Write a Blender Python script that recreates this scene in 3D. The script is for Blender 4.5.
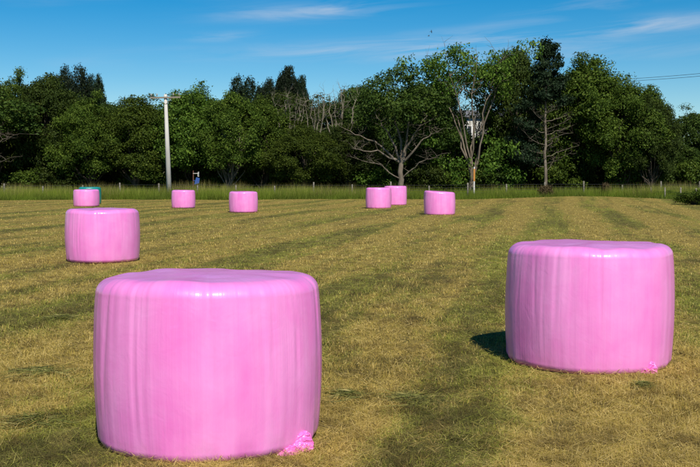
import bpy, math, random
import numpy as np
from mathutils import Vector, Matrix

for o in list(bpy.data.objects): bpy.data.objects.remove(o)
scene = bpy.context.scene
COL = scene.collection
R = math.radians

# ------------------------------------------------------------------ camera
EYE = 1.57
F = 972.0            # focal length in photo pixels (700 wide)
HOR = 179.0          # horizon row in the photo
cam_d = bpy.data.cameras.new('camera'); cam = bpy.data.objects.new('camera', cam_d); COL.objects.link(cam)
cam_d.sensor_width = 36; cam_d.lens = 36*F/700; cam_d.clip_start = .05; cam_d.clip_end = 8000
cam.location = (0, 0, EYE); cam.rotation_euler = (R(90)-math.atan((233.5-HOR)/F), 0, 0)
scene.camera = cam
scene.render.resolution_x = 1024; scene.render.resolution_y = 683

# ------------------------------------------------------------------ sky, sun, exposure
SUN_EL, SUN_AZ = R(45), R(14)         # behind the camera, to its right
w = bpy.data.worlds.new('World'); scene.world = w; w.use_nodes = True
nt = w.node_tree; nt.nodes.clear()
def N(t, typ, **kw):
    n = t.nodes.new(typ)
    for k, v in kw.items():
        if k.startswith('i_'):
            n.inputs[k[2:]].default_value = v
        else: setattr(n, k, v)
    return n
def M2(t, op, a, b=None, c=None, clamp=False):
    n = t.nodes.new('ShaderNodeMath'); n.operation = op; n.use_clamp = clamp
    for i, v in enumerate((a, b, c)):
        if v is None: continue
        if isinstance(v, (int, float)): n.inputs[i].default_value = v
        else: t.links.new(v, n.inputs[i])
    return n.outputs[0]
def MIX(t, fac, a, b, blend='MIX'):
    n = t.nodes.new('ShaderNodeMix'); n.data_type = 'RGBA'; n.blend_type = blend
    for sock, v in ((n.inputs[0], fac), (n.inputs[6], a), (n.inputs[7], b)):
        if isinstance(v, (int, float)): sock.default_value = v
        elif isinstance(v, tuple): sock.default_value = (*v[:3], 1)
        else: t.links.new(v, sock)
    return n.outputs[2]
def RAMP(t, fac, stops, interp='LINEAR'):
    n = t.nodes.new('ShaderNodeValToRGB'); cr = n.color_ramp; cr.interpolation = interp
    while len(cr.elements) < len(stops): cr.elements.new(.5)
    for e, (p, c) in zip(cr.elements, stops):
        e.position = p; e.color = (*c, 1) if isinstance(c, tuple) else (c, c, c, 1)
    t.links.new(fac, n.inputs[0]); return n.outputs[0]
def NOISE(t, vec, scale, detail=3, rough=.55, dist=0.):
    n = t.nodes.new('ShaderNodeTexNoise'); n.inputs['Scale'].default_value = scale
    n.inputs['Detail'].default_value = detail; n.inputs['Roughness'].default_value = rough
    n.inputs['Distortion'].default_value = dist
    if vec is not None: t.links.new(vec, n.inputs['Vector'])
    return n.outputs['Fac']
def COMB(t, x, y, z):
    n = t.nodes.new('ShaderNodeCombineXYZ')
    for i, v in enumerate((x, y, z)):
        if isinstance(v, (int, float)): n.inputs[i].default_value = v
        else: t.links.new(v, n.inputs[i])
    return n.outputs[0]

sky = N(nt, 'ShaderNodeTexSky', sky_type='NISHITA', sun_disc=False)
sky.sun_elevation = SUN_EL; sky.sun_rotation = R(180)-SUN_AZ
sky.air_density = 1.0; sky.dust_density = 0.15; sky.ozone_density = 2.5; sky.altitude = 900
hs = N(nt, 'ShaderNodeHueSaturation'); hs.inputs['Hue'].default_value = .496; hs.inputs['Saturation'].default_value = 1.62; hs.inputs['Value'].default_value = 1.0
nt.links.new(sky.outputs[0], hs.inputs['Color'])
# thin cirrus wisps all over the sky dome
tc = N(nt, 'ShaderNodeTexCoord'); sp = N(nt, 'ShaderNodeSeparateXYZ'); nt.links.new(tc.outputs['Generated'], sp.inputs[0])
az = M2(nt, 'ARCTAN2', sp.outputs[0], sp.outputs[1]); el = M2(nt, 'ARCSINE', sp.outputs[2])
tilt = M2(nt, 'SUBTRACT', el, M2(nt, 'MULTIPLY', az, .06))
cv = COMB(nt, M2(nt, 'MULTIPLY', az, 7.0), M2(nt, 'MULTIPLY', tilt, 75.0), 3.7)
streak = RAMP(nt, NOISE(nt, cv, 1.0, 5, .6, .6), [(.38, 0.), (.72, 1.)])
big = RAMP(nt, NOISE(nt, COMB(nt, M2(nt, 'MULTIPLY', az, 3.0), M2(nt, 'MULTIPLY', tilt, 22.0), 9.1), 1.0, 2), [(.52, 0.), (.75, .55)])
def wisp(px, py, wx, wy, s):
    a0 = math.atan((px-350)/F); e0 = math.atan((HOR-py)/F)-.06*a0
    d = M2(nt, 'ADD', M2(nt, 'POWER', M2(nt, 'MULTIPLY', M2(nt, 'SUBTRACT', az, a0), F/wx), 2.),
           M2(nt, 'POWER', M2(nt, 'MULTIPLY', M2(nt, 'SUBTRACT', tilt, e0), F/wy), 2.))
    return M2(nt, 'MULTIPLY', M2(nt, 'EXPONENT', M2(nt, 'MULTIPLY', d, -1.)), s)
clump = big
for a in ((312, 13, 80, 8, 1.1), (222, 39, 30, 4, .8), (352, 50, 110, 9, .9), (655, 34, 75, 8, 1.0), (470, 46, 70, 6, .5), (560, 40, 70, 6, .4)):
    clump = M2(nt, 'ADD', clump, wisp(*a))
cf = M2(nt, 'MULTIPLY', M2(nt, 'MULTIPLY', streak, clump), .62, clamp=True)
skyc = MIX(nt, cf, hs.outputs[0], (6.0, 6.8, 8.0))
bg = N(nt, 'ShaderNodeBackground'); bg.inputs[1].default_value = .088
nt.links.new(skyc, bg.inputs[0]); wo = N(nt, 'ShaderNodeOutputWorld'); nt.links.new(bg.outputs[0], wo.inputs[0])

sun_d = bpy.data.lights.new('sun', 'SUN'); sun_d.energy = 5.0; sun_d.angle = R(.8); sun_d.color = (1, .93, .82)
sun = bpy.data.objects.new('sun', sun_d); COL.objects.link(sun)
sdir = Vector((math.sin(SUN_AZ)*math.cos(SUN_EL), -math.cos(SUN_AZ)*math.cos(SUN_EL), math.sin(SUN_EL)))
sun.rotation_euler = sdir.to_track_quat('Z', 'Y').to_euler(); sun.location = (20, -40, 60)
vs = scene.view_settings; vs.view_transform = 'Standard'; vs.look = 'None'; vs.exposure = 0.1; vs.gamma = 1.0
scene.render.engine = 'CYCLES'
scene.cycles.max_bounces = 5; scene.cycles.diffuse_bounces = 2; scene.cycles.glossy_bounces = 2; scene.cycles.transmission_bounces = 3

# ------------------------------------------------------------------ helpers
def tag(o, label=None, cat=None, group=None, kind=None):
    if label: o['label'] = label
    if cat: o['category'] = cat
    if group: o['group'] = group
    if kind: o['kind'] = kind
    return o
def link(name, me, mat=None, parent=None, loc=None):
    if mat and not me.materials: me.materials.append(mat)
    o = bpy.data.objects.new(name, me); COL.objects.link(o)
    if parent: o.parent = parent
    if loc is not None: o.location = loc
    return o
def empty(name, loc, rz=0):
    o = bpy.data.objects.new(name, None); COL.objects.link(o); o.location = loc; o.rotation_euler.z = rz
    o.empty_display_size = .2
    return o
def mesh_np(name, V, faces, smooth=False, attrs=None):
    """faces: (n,3) or (n,4) int array; attrs: {name: per-face floats}"""
    me = bpy.data.meshes.new(name); V = np.asarray(V, np.float32); faces = np.asarray(faces, np.int32)
    n, k = faces.shape
    me.vertices.add(len(V)); me.vertices.foreach_set('co', V.ravel())
    me.loops.add(n*k); me.loops.foreach_set('vertex_index', faces.ravel())
    me.polygons.add(n); me.polygons.foreach_set('loop_start', np.arange(0, n*k, k, dtype=np.int32))
    if smooth: me.polygons.foreach_set('use_smooth', np.ones(n, bool))
    for a, v in (attrs or {}).items():
        at_ = me.attributes.new(a, 'FLOAT', 'FACE'); at_.data.foreach_set('value', np.asarray(v, np.float32))
    me.update(calc_edges=True); me.validate()
    return me
class MB:
    """collects tubes, boxes and lathes into one mesh"""
    def __init__(s): s.v = []; s.f = []
    def tube(s, pts, rad, n=7, cap=True):
        pts = [Vector(p) for p in pts]; b = len(s.v); m = len(pts)
        if isinstance(rad, (int, float)): rad = [rad]*m
        up = Vector((.31, .95, .05)).normalized()
        for i, p in enumerate(pts):
            t = (pts[min(i+1, m-1)]-pts[max(i-1, 0)]).normalized()
            if abs(t.dot(up)) > .95: up = Vector((1, 0, .1)).normalized()
            a = t.cross(up).normalized(); c = a.cross(t)
            for k in range(n):
                an = 2*math.pi*k/n
                s.v.append(p+(a*math.cos(an)+c*math.sin(an))*rad[i])
        for i in range(m-1):
            for k in range(n):
                k2 = (k+1) % n
                s.f.append((b+i*n+k, b+i*n+k2, b+(i+1)*n+k2, b+(i+1)*n+k))
        if cap:
            s.f.append(tuple(b+k for k in range(n))[::-1]); s.f.append(tuple(b+(m-1)*n+k for k in range(n)))
    def box(s, c, d, rz=0):
        b = len(s.v); cz, sz = math.cos(rz), math.sin(rz)
        for i in (-1, 1):
            for j in (-1, 1):
                for k in (-1, 1):
                    x, y = i*d[0]/2, j*d[1]/2
                    s.v.append(Vector((c[0]+x*cz-y*sz, c[1]+x*sz+y*cz, c[2]+k*d[2]/2)))
        s.f += [tuple(b+q for q in f) for f in ((0,1,3,2),(4,6,7,5),(0,4,5,1),(2,3,7,6),(0,2,6,4),(1,5,7,3))]
    def poly(s, pts):
        b = len(s.v); s.v += [Vector(p) for p in pts]; s.f.append(tuple(range(b, b+len(pts))))
    def build(s, name, mat, parent=None, smooth=False, loc=None):
        me = bpy.data.meshes.new(name); me.from_pydata([tuple(v) for v in s.v], [], s.f); me.update()
        if smooth: me.polygons.foreach_set('use_smooth', np.ones(len(me.polygons), bool))
        return link(name, me, mat, parent, loc)
_rng = np.random.default_rng(5)
_lat = _rng.random((256, 256))
def vnoise(x, y):
    x = np.asarray(x, float); y = np.asarray(y, float)
    xi = np.floor(x).astype(int); yi = np.floor(y).astype(int); fx = x-xi; fy = y-yi
    fx = fx*fx*(3-2*fx); fy = fy*fy*(3-2*fy)
    g = lambda a, b: _lat[a % 256, b % 256]
    return (g(xi, yi)*(1-fx)+g(xi+1, yi)*fx)*(1-fy)+(g(xi, yi+1)*(1-fx)+g(xi+1, yi+1)*fx)*fy
def fbm(x, y, o=4):
    s = 0; a = .5
    for i in range(o): s = s+a*vnoise(x*2**i+17*i, y*2**i+31*i); a *= .5
    return s/(1-.5**o)
def at(px, d, py=None):
    """photo column (and row) at depth d -> world x (and z)"""
    x = (px-350)/F*d
    return x if py is None else (x, d, EYE+(HOR-py)/F*d)

# ------------------------------------------------------------------ ground shape
def edge_y(x):                      # far border of the mown field
    return 74.0+1.2*np.sin(x*.11)+.5*np.sin(x*.43+1)
def edge_x(y):                      # right border of the mown field
    return 20.6+.5*np.sin(y*.3)+np.clip((y-55)*.10, -2, 2)
def ground_z(x, y):
    x = np.asarray(x, float); y = np.asarray(y, float)
    near = np.clip(1-np.hypot(x, y)/60, 0, 1)
    z = (fbm(x*1.3+40, y*1.3+40, 3)-.5)*.05*near+(fbm(x*.11+9, y*.11+3, 2)-.5)*.16*np.clip(np.hypot(x, y)/12-.6, 0, 1)*np.clip(3-np.hypot(x, y)/60, 0, 1)
    z += .33*np.exp(-((x-17)/5.5)**2-((y-70)/9)**2)
    return z
def gz(x, y): return float(ground_z(x, y))

# ------------------------------------------------------------------ materials
def new_mat(name):
    m = bpy.data.materials.new(name); m.use_nodes = True; t = m.node_tree
    b = t.nodes['Principled BSDF']; return m, t, b
def field_pattern():
    """node group: world position -> mowing rows, dark patches, green patches"""
    g = bpy.data.node_groups.new('field_pattern', 'ShaderNodeTree')
    for nme in ('Row', 'Green', 'Dark', 'Fine'): g.interface.new_socket(nme, in_out='OUTPUT', socket_type='NodeSocketFloat')
    go = g.nodes.new('NodeGroupOutput'); ge = g.nodes.new('ShaderNodeNewGeometry')
    s = g.nodes.new('ShaderNodeSeparateXYZ'); g.links.new(ge.outputs['Position'], s.inputs[0])
    a = math.atan((556-350)/F); ca, sa = math.cos(a), math.sin(a)
    u = M2(g, 'SUBTRACT', M2(g, 'MULTIPLY', s.outputs[0], ca), M2(g, 'MULTIPLY', s.outputs[1], sa))   # across the rows
    v = M2(g, 'ADD', M2(g, 'MULTIPLY', s.outputs[0], sa), M2(g, 'MULTIPLY', s.outputs[1], ca))        # along the rows
    uv = COMB(g, u, M2(g, 'MULTIPLY', v, .045), 0.)
    row = NOISE(g, uv, .85, 3, .6, .25)
    patch = NOISE(g, COMB(g, u, M2(g, 'MULTIPLY', v, .30), 5.), .30, 4, .6, .4)
    dark = NOISE(g, COMB(g, u, M2(g, 'MULTIPLY', v, .35), 11.), .75, 4, .62, .5)
    fine = NOISE(g, COMB(g, u, v, 2.), 3.6, 5, .7)
    wob = NOISE(g, COMB(g, M2(g, 'MULTIPLY', u, .3), M2(g, 'MULTIPLY', v, .08), 21.), 1., 2)
    per = M2(g, 'SINE', M2(g, 'ADD', M2(g, 'MULTIPLY', u, 2*math.pi/2.7), M2(g, 'MULTIPLY', wob, 5.)))
    row = M2(g, 'ADD', M2(g, 'MULTIPLY', row, .85), M2(g, 'ADD', .075, M2(g, 'MULTIPLY', per, .085)))
    thin = NOISE(g, COMB(g, u, M2(g, 'MULTIPLY', v, .03), 8.), 2.6, 2, .5, .2)
    dark = M2(g, 'ADD', M2(g, 'MULTIPLY', dark, .74), M2(g, 'MULTIPLY', thin, .28))
    mid = NOISE(g, COMB(g, u, M2(g, 'MULTIPLY', v, .7), 31.), 1.9, 4, .65, .6)
    patch = M2(g, 'ADD', M2(g, 'MULTIPLY', patch, .45), M2(g, 'MULTIPLY', mid, .55))
    dark = M2(g, 'ADD', M2(g, 'MULTIPLY', dark, .62), M2(g, 'MULTIPLY', NOISE(g, COMB(g, u, M2(g, 'MULTIPLY', v, .6), 47.), 2.6, 4, .65, .6), .39))
    for k, q in zip(('Row', 'Green', 'Dark', 'Fine'), (row, patch, dark, fine)): g.links.new(q, go.inputs[k])
    return g
FP = field_pattern()
STRAW, TAN, OLIVE, GREEN, BROWN = (.76, .59, .22), (.56, .40, .105), (.40, .325, .056), (.255, .30, .034), (.085, .054, .018)
def field_colour(t, rnd, k=1.0):
    """colour of the stubble from the field pattern plus a random number per blade"""
    p = t.nodes.new('ShaderNodeGroup'); p.node_tree = FP
    base = RAMP(t, rnd, [(0., BROWN), (.20, TAN), (.50, OLIVE), (.72, TAN), (.92, STRAW)])
    gr = RAMP(t, rnd, [(0., (.05, .055, .014)), (.35, GREEN), (.75, (.36, .38, .052)), (1., (.56, .50, .15))])
    fg = RAMP(t, M2(t, 'ADD', M2(t, 'MULTIPLY', p.outputs['Row'], .52), M2(t, 'MULTIPLY', p.outputs['Green'], .50)), [(.485, 0.), (.585, .92)])
    r2 = M2(t, 'FRACT', M2(t, 'MULTIPLY', rnd, 7.31)); r3 = M2(t, 'FRACT', M2(t, 'MULTIPLY', rnd, 13.77))
    c = MIX(t, M2(t, 'GREATER_THAN', fg, r2), base, gr)
    fd = RAMP(t, M2(t, 'ADD', M2(t, 'MULTIPLY', p.outputs['Dark'], .65), M2(t, 'MULTIPLY', p.outputs['Row'], .35)), [(.505, 0.), (.60, .85)])
    c = MIX(t, M2(t, 'MULTIPLY', M2(t, 'GREATER_THAN', fd, r3), .85), c, (.075, .072, .024))
    c = MIX(t, RAMP(t, p.outputs['Fine'], [(.34, .75), (.54, 0.)]), c, (.115, .075, .026))
    c = MIX(t, RAMP(t, p.outputs['Fine'], [(.52, 0.), (.70, .5)]), c, (.52, .39, .13))
    return c, p

# ground: mown field inside its borders, rank grass and leaf litter beyond
mg, t, b = new_mat('ground')
wn = N(t, 'ShaderNodeTexWhiteNoise'); ge = N(t, 'ShaderNodeNewGeometry')
rv = NOISE(t, ge.outputs['Position'], 38., 3, .7)
fc, p = field_colour(t, RAMP(t, rv, [(.28, 0.), (.72, 1.)]))
at_f = N(t, 'ShaderNodeAttribute', attribute_name='field')
rough_c = MIX(t, NOISE(t, ge.outputs['Position'], .6, 4), (.030, .045, .012), (.06, .075, .020))
fc = MIX(t, .42, fc, (.075, .052, .020))      # thatch and soil between the stems
far_c = MIX(t, at_f.outputs['Fac'], rough_c, fc)
t.links.new(far_c, b.inputs['Base Color']); b.inputs['Roughness'].default_value = 1.0; b.inputs['Specular IOR Level'].default_value = .1
bp = N(t, 'ShaderNodeBump'); bp.inputs['Strength'].default_value = .9; bp.inputs['Distance'].default_value = .05
t.links.new(NOISE(t, ge.outputs['Position'], 16., 5, .7), bp.inputs['Height']); t.links.new(bp.outputs[0], b.inputs['Normal'])

def blade_mat(name, colour_fn, trans=.25):
    m, t, b = new_mat(name)
    a = N(t, 'ShaderNodeAttribute', attribute_name='rnd')
    c = colour_fn(t, a.outputs['Fac'])
    t.links.new(c, b.inputs['Base Color']); b.inputs['Roughness'].default_value = .7; b.inputs['Specular IOR Level'].default_value = .15
    tr = N(t, 'ShaderNodeBsdfTranslucent'); t.links.new(c, tr.inputs[0])
    mx = N(t, 'ShaderNodeMixShader'); mx.inputs[0].default_value = trans
    t.links.new(b.outputs[0], mx.inputs[1]); t.links.new(tr.outputs[0], mx.inputs[2])
    t.links.new(mx.outputs[0], t.nodes['Material Output'].inputs[0])
    return m
m_stub = blade_mat('stubble', lambda t, r: field_colour(t, r)[0], .22)
m_wisp = blade_mat('cut_grass', lambda t, r: RAMP(t, r, [(0., (.075, .085, .024)), (.5, (.15, .165, .04)), (.85, (.27, .25, .07)), (1., (.5, .42, .17))]))
def _tall(t, r):
    ge = N(t, 'ShaderNodeNewGeometry')
    n = NOISE(t, ge.outputs['Position'], .5, 4, .65)
    a = RAMP(t, r, [(0., (.07, .11, .012)), (.6, (.18, .25, .024)), (.86, (.27, .31, .04)), (1., (.42, .35, .12))])
    c = RAMP(t, r, [(0., (.055, .08, .012)), (.7, (.135, .175, .022)), (1., (.30, .25, .09))])
    return MIX(t, RAMP(t, n, [(.42, 0.), (.62, 1.)]), a, c)
m_tall = blade_mat('tall_grass', _tall, .35)

def leaf_mat(name, lo, mid, hi, trans=.25):
    m, t, b = new_mat(name)
    a = N(t, 'ShaderNodeAttribute', attribute_name='rnd'); oi = N(t, 'ShaderNodeObjectInfo')
    c = RAMP(t, a.outputs['Fac'], [(0., lo), (.6, mid), (1., hi)])
    h = N(t, 'ShaderNodeHueSaturation')
    t.links.new(M2(t, 'ADD', .497, M2(t, 'MULTIPLY', oi.outputs['Random'], .03)), h.inputs['Hue'])
    t.links.new(M2(t, 'ADD', .66, M2(t, 'MULTIPLY', oi.outputs['Random'], .72)), h.inputs['Value'])
    t.links.new(c, h.inputs['Color'])
    t.links.new(h.outputs[0], b.inputs['Base Color']); b.inputs['Roughness'].default_value = .6; b.inputs['Specular IOR Level'].default_value = .12
    tr = N(t, 'ShaderNodeBsdfTranslucent'); t.links.new(h.outputs[0], tr.inputs[0])
    mx = N(t, 'ShaderNodeMixShader'); mx.inputs[0].default_value = trans
    t.links.new(b.outputs[0], mx.inputs[1]); t.links.new(tr.outputs[0], mx.inputs[2])
    t.links.new(mx.outputs[0], t.nodes['Material Output'].inputs[0])
    return m
m_leaf = leaf_mat('broad_leaves', (.030, .052, .007), (.075, .112, .013), (.15, .19, .026))
m_leafd = leaf_mat('dark_leaves', (.022, .038, .007), (.050, .078, .012), (.10, .13, .022))
m_pine = leaf_mat('pine_needles', (.007, .013, .006), (.014, .024, .010), (.028, .042, .016), .1)
m_sparse = leaf_mat('pale_leaves', (.030, .050, .008), (.060, .088, .014), (.11, .14, .030))
m_dry = leaf_mat('dry_seed_heads', (.06, .045, .022), (.12, .082, .042), (.20, .14, .075))

def bark(name, c1, c2, sc=3.):
    m, t, b = new_mat(name); tc = N(t, 'ShaderNodeTexCoord')
    mp = N(t, 'ShaderNodeMapping'); mp.inputs['Scale'].default_value = (1, 1, .25); t.links.new(tc.outputs['Object'], mp.inputs[0])
    n = NOISE(t, mp.outputs[0], sc, 5, .65)
    t.links.new(RAMP(t, n, [(.35, c1), (.65, c2)]), b.inputs['Base Color']); b.inputs['Roughness'].default_value = .9
    bp = N(t, 'ShaderNodeBump'); bp.inputs['Strength'].default_value = .6; bp.inputs['Distance'].default_value = .04
    t.links.new(n, bp.inputs['Height']); t.links.new(bp.outputs[0], b.inputs['Normal'])
    return m
m_bark = bark('dark_bark', (.035, .026, .018), (.085, .066, .046))
m_barkp = bark('pale_bark', (.085, .066, .046), (.22, .18, .135))
m_dead = bark('dead_wood', (.14, .12, .085), (.27, .235, .18))
m_post = bark('weathered_post', (.10, .088, .068), (.22, .20, .16), 8.)
m_conc = bark('concrete_pole', (.42, .40, .37), (.56, .54, .50), 1.6)
def plain(name, c, rough=.6, var=.15, sc=2., metal=0.):
    m, t, b = new_mat(name); tc = N(t, 'ShaderNodeTexCoord')
    n = NOISE(t, tc.outputs['Object'], sc, 4)
    t.links.new(MIX(t, n, tuple(q*(1-var) for q in c), tuple(min(1, q*(1+var)) for q in c)), b.inputs['Base Color'])
    b.inputs['Roughness'].default_value = rough; b.inputs['Metallic'].default_value = metal
    return m

def film(name, deep, light, hue_top):
    """stretch film: long vertical streaks, semi gloss"""
    m, t, b = new_mat(name); tc = N(t, 'ShaderNodeTexCoord'); s = N(t, 'ShaderNodeSeparateXYZ'); t.links.new(tc.outputs['Object'], s.inputs[0])
    r = M2(t, 'MAXIMUM', M2(t, 'SQRT', M2(t, 'ADD', M2(t, 'POWER', s.outputs[0], 2.), M2(t, 'POWER', s.outputs[1], 2.))), .02)
    ux, uy = M2(t, 'DIVIDE', s.outputs[0], r), M2(t, 'DIVIDE', s.outputs[1], r)
    oi = N(t, 'ShaderNodeObjectInfo'); off = M2(t, 'MULTIPLY', oi.outputs['Random'], 37.)
    def st(sc, zs, det=3):
        return NOISE(t, COMB(t, M2(t, 'ADD', M2(t, 'MULTIPLY', ux, sc), off), M2(t, 'MULTIPLY', uy, sc), M2(t, 'MULTIPLY', s.outputs[2], zs)), 1., det, .55)
    s1, s2, s3 = st(3.2, .7), st(17., .9, 4), st(60., 1.6, 3)
    iso = NOISE(t, tc.outputs['Object'], 3.1, 4, .6, .4)
    f = M2(t, 'ADD', M2(t, 'ADD', M2(t, 'MULTIPLY', s1, .36), M2(t, 'MULTIPLY', s2, .18)), M2(t, 'ADD', M2(t, 'MULTIPLY', s3, .06), M2(t, 'MULTIPLY', iso, .40)))
    c = RAMP(t, f, [(.30, deep), (.50, tuple((a+d)/2 for a, d in zip(deep, light))), (.70, light)])
    # overlapping layers: film is deeper in colour where the layers double up
    lay = RAMP(t, st(5.5, .25, 1), [(.49, 0.), (.505, 1.)])
    c = MIX(t, M2(t, 'MULTIPLY', lay, .10), c, deep)
    dust = NOISE(t, tc.outputs['Object'], 7., 5, .7)
    low = RAMP(t, s.outputs[2], [(.0, 1.), (.16, 0.)])
    c = MIX(t, M2(t, 'MULTIPLY', M2(t, 'MULTIPLY', RAMP(t, dust, [(.45, 0.), (.7, 1.)]), low), .35), c, (.30, .19, .12))
    t.links.new(c, b.inputs['Base Color'])
    t.links.new(M2(t, 'ADD', .36, M2(t, 'MULTIPLY', iso, .25)), b.inputs['Roughness'])
    b.inputs['Specular IOR Level'].default_value = .5
    b.inputs['Coat Weight'].default_value = .6; b.inputs['Coat Roughness'].default_value = .17
    h = M2(t, 'ADD', M2(t, 'MULTIPLY', s2, .6), M2(t, 'ADD', M2(t, 'MULTIPLY', s3, .14), M2(t, 'MULTIPLY', NOISE(t, tc.outputs['Object'], 9., 4, .6, 1.2), .45)))
    bp = N(t, 'ShaderNodeBump'); bp.inputs['Strength'].default_value = .16; bp.inputs['Distance'].default_value = .03
    t.links.new(h, bp.inputs['Height']); t.links.new(bp.outputs[0], b.inputs['Normal']); t.links.new(bp.outputs[0], b.inputs['Coat Normal'])
    return m
m_film = film('pink_film', (.79, .16, .545), (.85, .335, .69), None)
m_teal = film('teal_film', (.0, .20, .19), (.02, .30, .27), None)
m_tail = plain('crumpled_pink_film', (.84, .17, .54), .3, .1, 9.)

# ------------------------------------------------------------------ ground sheet
def spacing(fine, lim, step, growth):
    a = [0.]; s = step
    while a[-1] < lim:
        a.append(a[-1]+s)
        if a[-1] > fine: s *= growth
    return np.array(a)
xs = spacing(9, 2500, .22, 1.09); xs = np.concatenate([-xs[::-1][:-1], xs])
ys = np.concatenate([-spacing(.5, 900, .5, 1.35)[::-1][:-1], spacing(24, 3200, .22, 1.06)])
ys = np.sort(np.concatenate([ys, np.arange(60, 82, .8)])); xs = np.sort(np.concatenate([xs, np.arange(15, 24, .6)+.013]))
GX, GY = np.meshgrid(xs, ys); GZ = ground_z(GX, GY)
V = np.stack([GX, GY, GZ], -1).reshape(-1, 3); nx = len(xs); ny = len(ys)
ii = (np.arange(ny-1)[:, None]*nx+np.arange(nx-1)[None, :]).ravel()
me = mesh_np('ground', V, np.stack([ii, ii+1, ii+nx+1, ii+nx], 1), True)
infield = ((GY < edge_y(GX)+.4) & (GX < edge_x(GY)+.3)).astype(np.float32).ravel()
a_ = me.attributes.new('field', 'FLOAT', 'POINT'); a_.data.foreach_set('value', infield)
tag(link('ground', me, mg), kind='structure')

# ------------------------------------------------------------------ grass
BALE_XY = [(at(px, d), d) for px, d in ((208, 5.9), (589.5, 8.35), (102, 18.2))]
def blades(name, n, x, y, h, wd, lean, rnd, mat, label, cat, flat=None, seed=1, base=None, rnd_az=None):
    g = np.random.default_rng(seed)
    az_ = g.random(n)*2*np.pi if rnd_az is None else rnd_az
    dx, dy = np.cos(az_), np.sin(az_)
    z = ground_z(x, y)-.006 if base is None else base
    la = az_+np.pi/2+g.normal(0, .6, n)
    ln = lean*h
    P0 = np.stack([x-dx*wd/2, y-dy*wd/2, z], 1); P1 = np.stack([x+dx*wd/2, y+dy*wd/2, z], 1)
    hh = np.sqrt(np.maximum(h*h-ln*ln, (.04*h)**2))
    T = np.stack([x+np.cos(la)*ln, y+np.sin(la)*ln, z+hh], 1)
    V = np.stack([P0, P1, T], 1).reshape(-1, 3)
    me = mesh_np(name, V, np.arange(n*3).reshape(-1, 3), False, {'rnd': rnd})
    return tag(link(name, me, mat), label, cat, kind='stuff')
g = np.random.default_rng(11)
def wedge(n, r0, r1, half=R(30), p=1.0):
    u = g.random(n); r = 1/(1/r1**p+(1/r0**p-1/r1**p)*u)**(1/p)
    a = (g.random(n)*2-1)*half
    return r*np.sin(a), r*np.cos(a), r
n = 620000
x, y, r = wedge(n, 3.6, 76)
k = (y < edge_y(x)) & (x < edge_x(y)); x, y, r = x[k], y[k], r[k]; n = len(x)
a_ = math.atan((556-350)/F)
u_ = x*math.cos(a_)-y*math.sin(a_); v_ = x*math.sin(a_)+y*math.cos(a_)
tuft = fbm(x*3.1, y*3.1, 3); rowh = fbm(u_*.9, v_*.06+3, 2)
h = (.018+.048*np.clip(tuft*1.6-.3, .1, 1.3))*(.6+.8*g.random(n))*(.75+.5*rowh)
for bx, by in BALE_XY:            # pressed flat under and around the bales
    q_ = np.hypot(x-bx, y-by); h = h*np.where(q_ < .62, .1, np.clip(.45+(q_-.70)*3., .45, 1))
wd = np.maximum(.0038, .00062*r)*(.7+.7*g.random(n))
lean = np.clip(g.normal(.55, .25, n), .05, .96)
blades('field_stubble', n, x, y, h, wd, lean, g.random(n), m_stub, 'short mown yellow green stubble covering the hay field', 'grass', seed=3)
# loose clippings lying flat
n = 260000
x, y, r = wedge(n, 3.6, 60)
k = (y < edge_y(x)) & (x < edge_x(y))
for bx, by in BALE_XY: k &= np.hypot(x-bx, y-by) > .70
x, y, r = x[k], y[k], r[k]; n = len(x)
h = .05+.13*g.random(n)**2; wd = np.maximum(.003, .0005*r)*(.8+.6*g.random(n))
blades('loose_clippings', n, x, y, h, wd, np.full(n, .985), np.clip(g.beta(2.4, 1.2, n), 0, 1), m_stub, 'loose dry clippings lying flat on the mown field', 'hay', seed=4,
       base=ground_z(x, y)+.006+.035*g.random(n))
# tall rank grass along the far fence and down the right border
n = 230000
x = g.uniform(-48, 48, n); y = 73.2+g.random(n)**1.3*13.5
k = (y > edge_y(x)+.1*g.random(n)); x1, y1 = x[k], y[k]
x = g.uniform(18, 30, 60000); y = g.uniform(36, 80, 60000); k = (x > edge_x(y)) & (x < edge_x(y)+7) ; x1 = np.concatenate([x1, x[k]]); y1 = np.concatenate([y1, y[k]])
n = len(x1)
h = (.35+.8*fbm(x1*.5, y1*.5, 3))*(.45+.8*g.random(n)**1.3)*(.80+.66*vnoise(x1*.22+5, y1*.22)); wd = .012+.018*g.random(n)
h *= np.clip(.45+(y1-edge_y(x1))*.35+np.where(y1 < 72, 1, 0), .45, 1)
blades('tall_grass', n, x1, y1, h, wd, np.clip(g.normal(.3, .2, n), 0, .9), np.clip(h/1.3*.75+g.random(n)*.35, 0, 1), m_tall, 'tall rank green grass growing along the fence', 'grass', seed=6)

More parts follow.
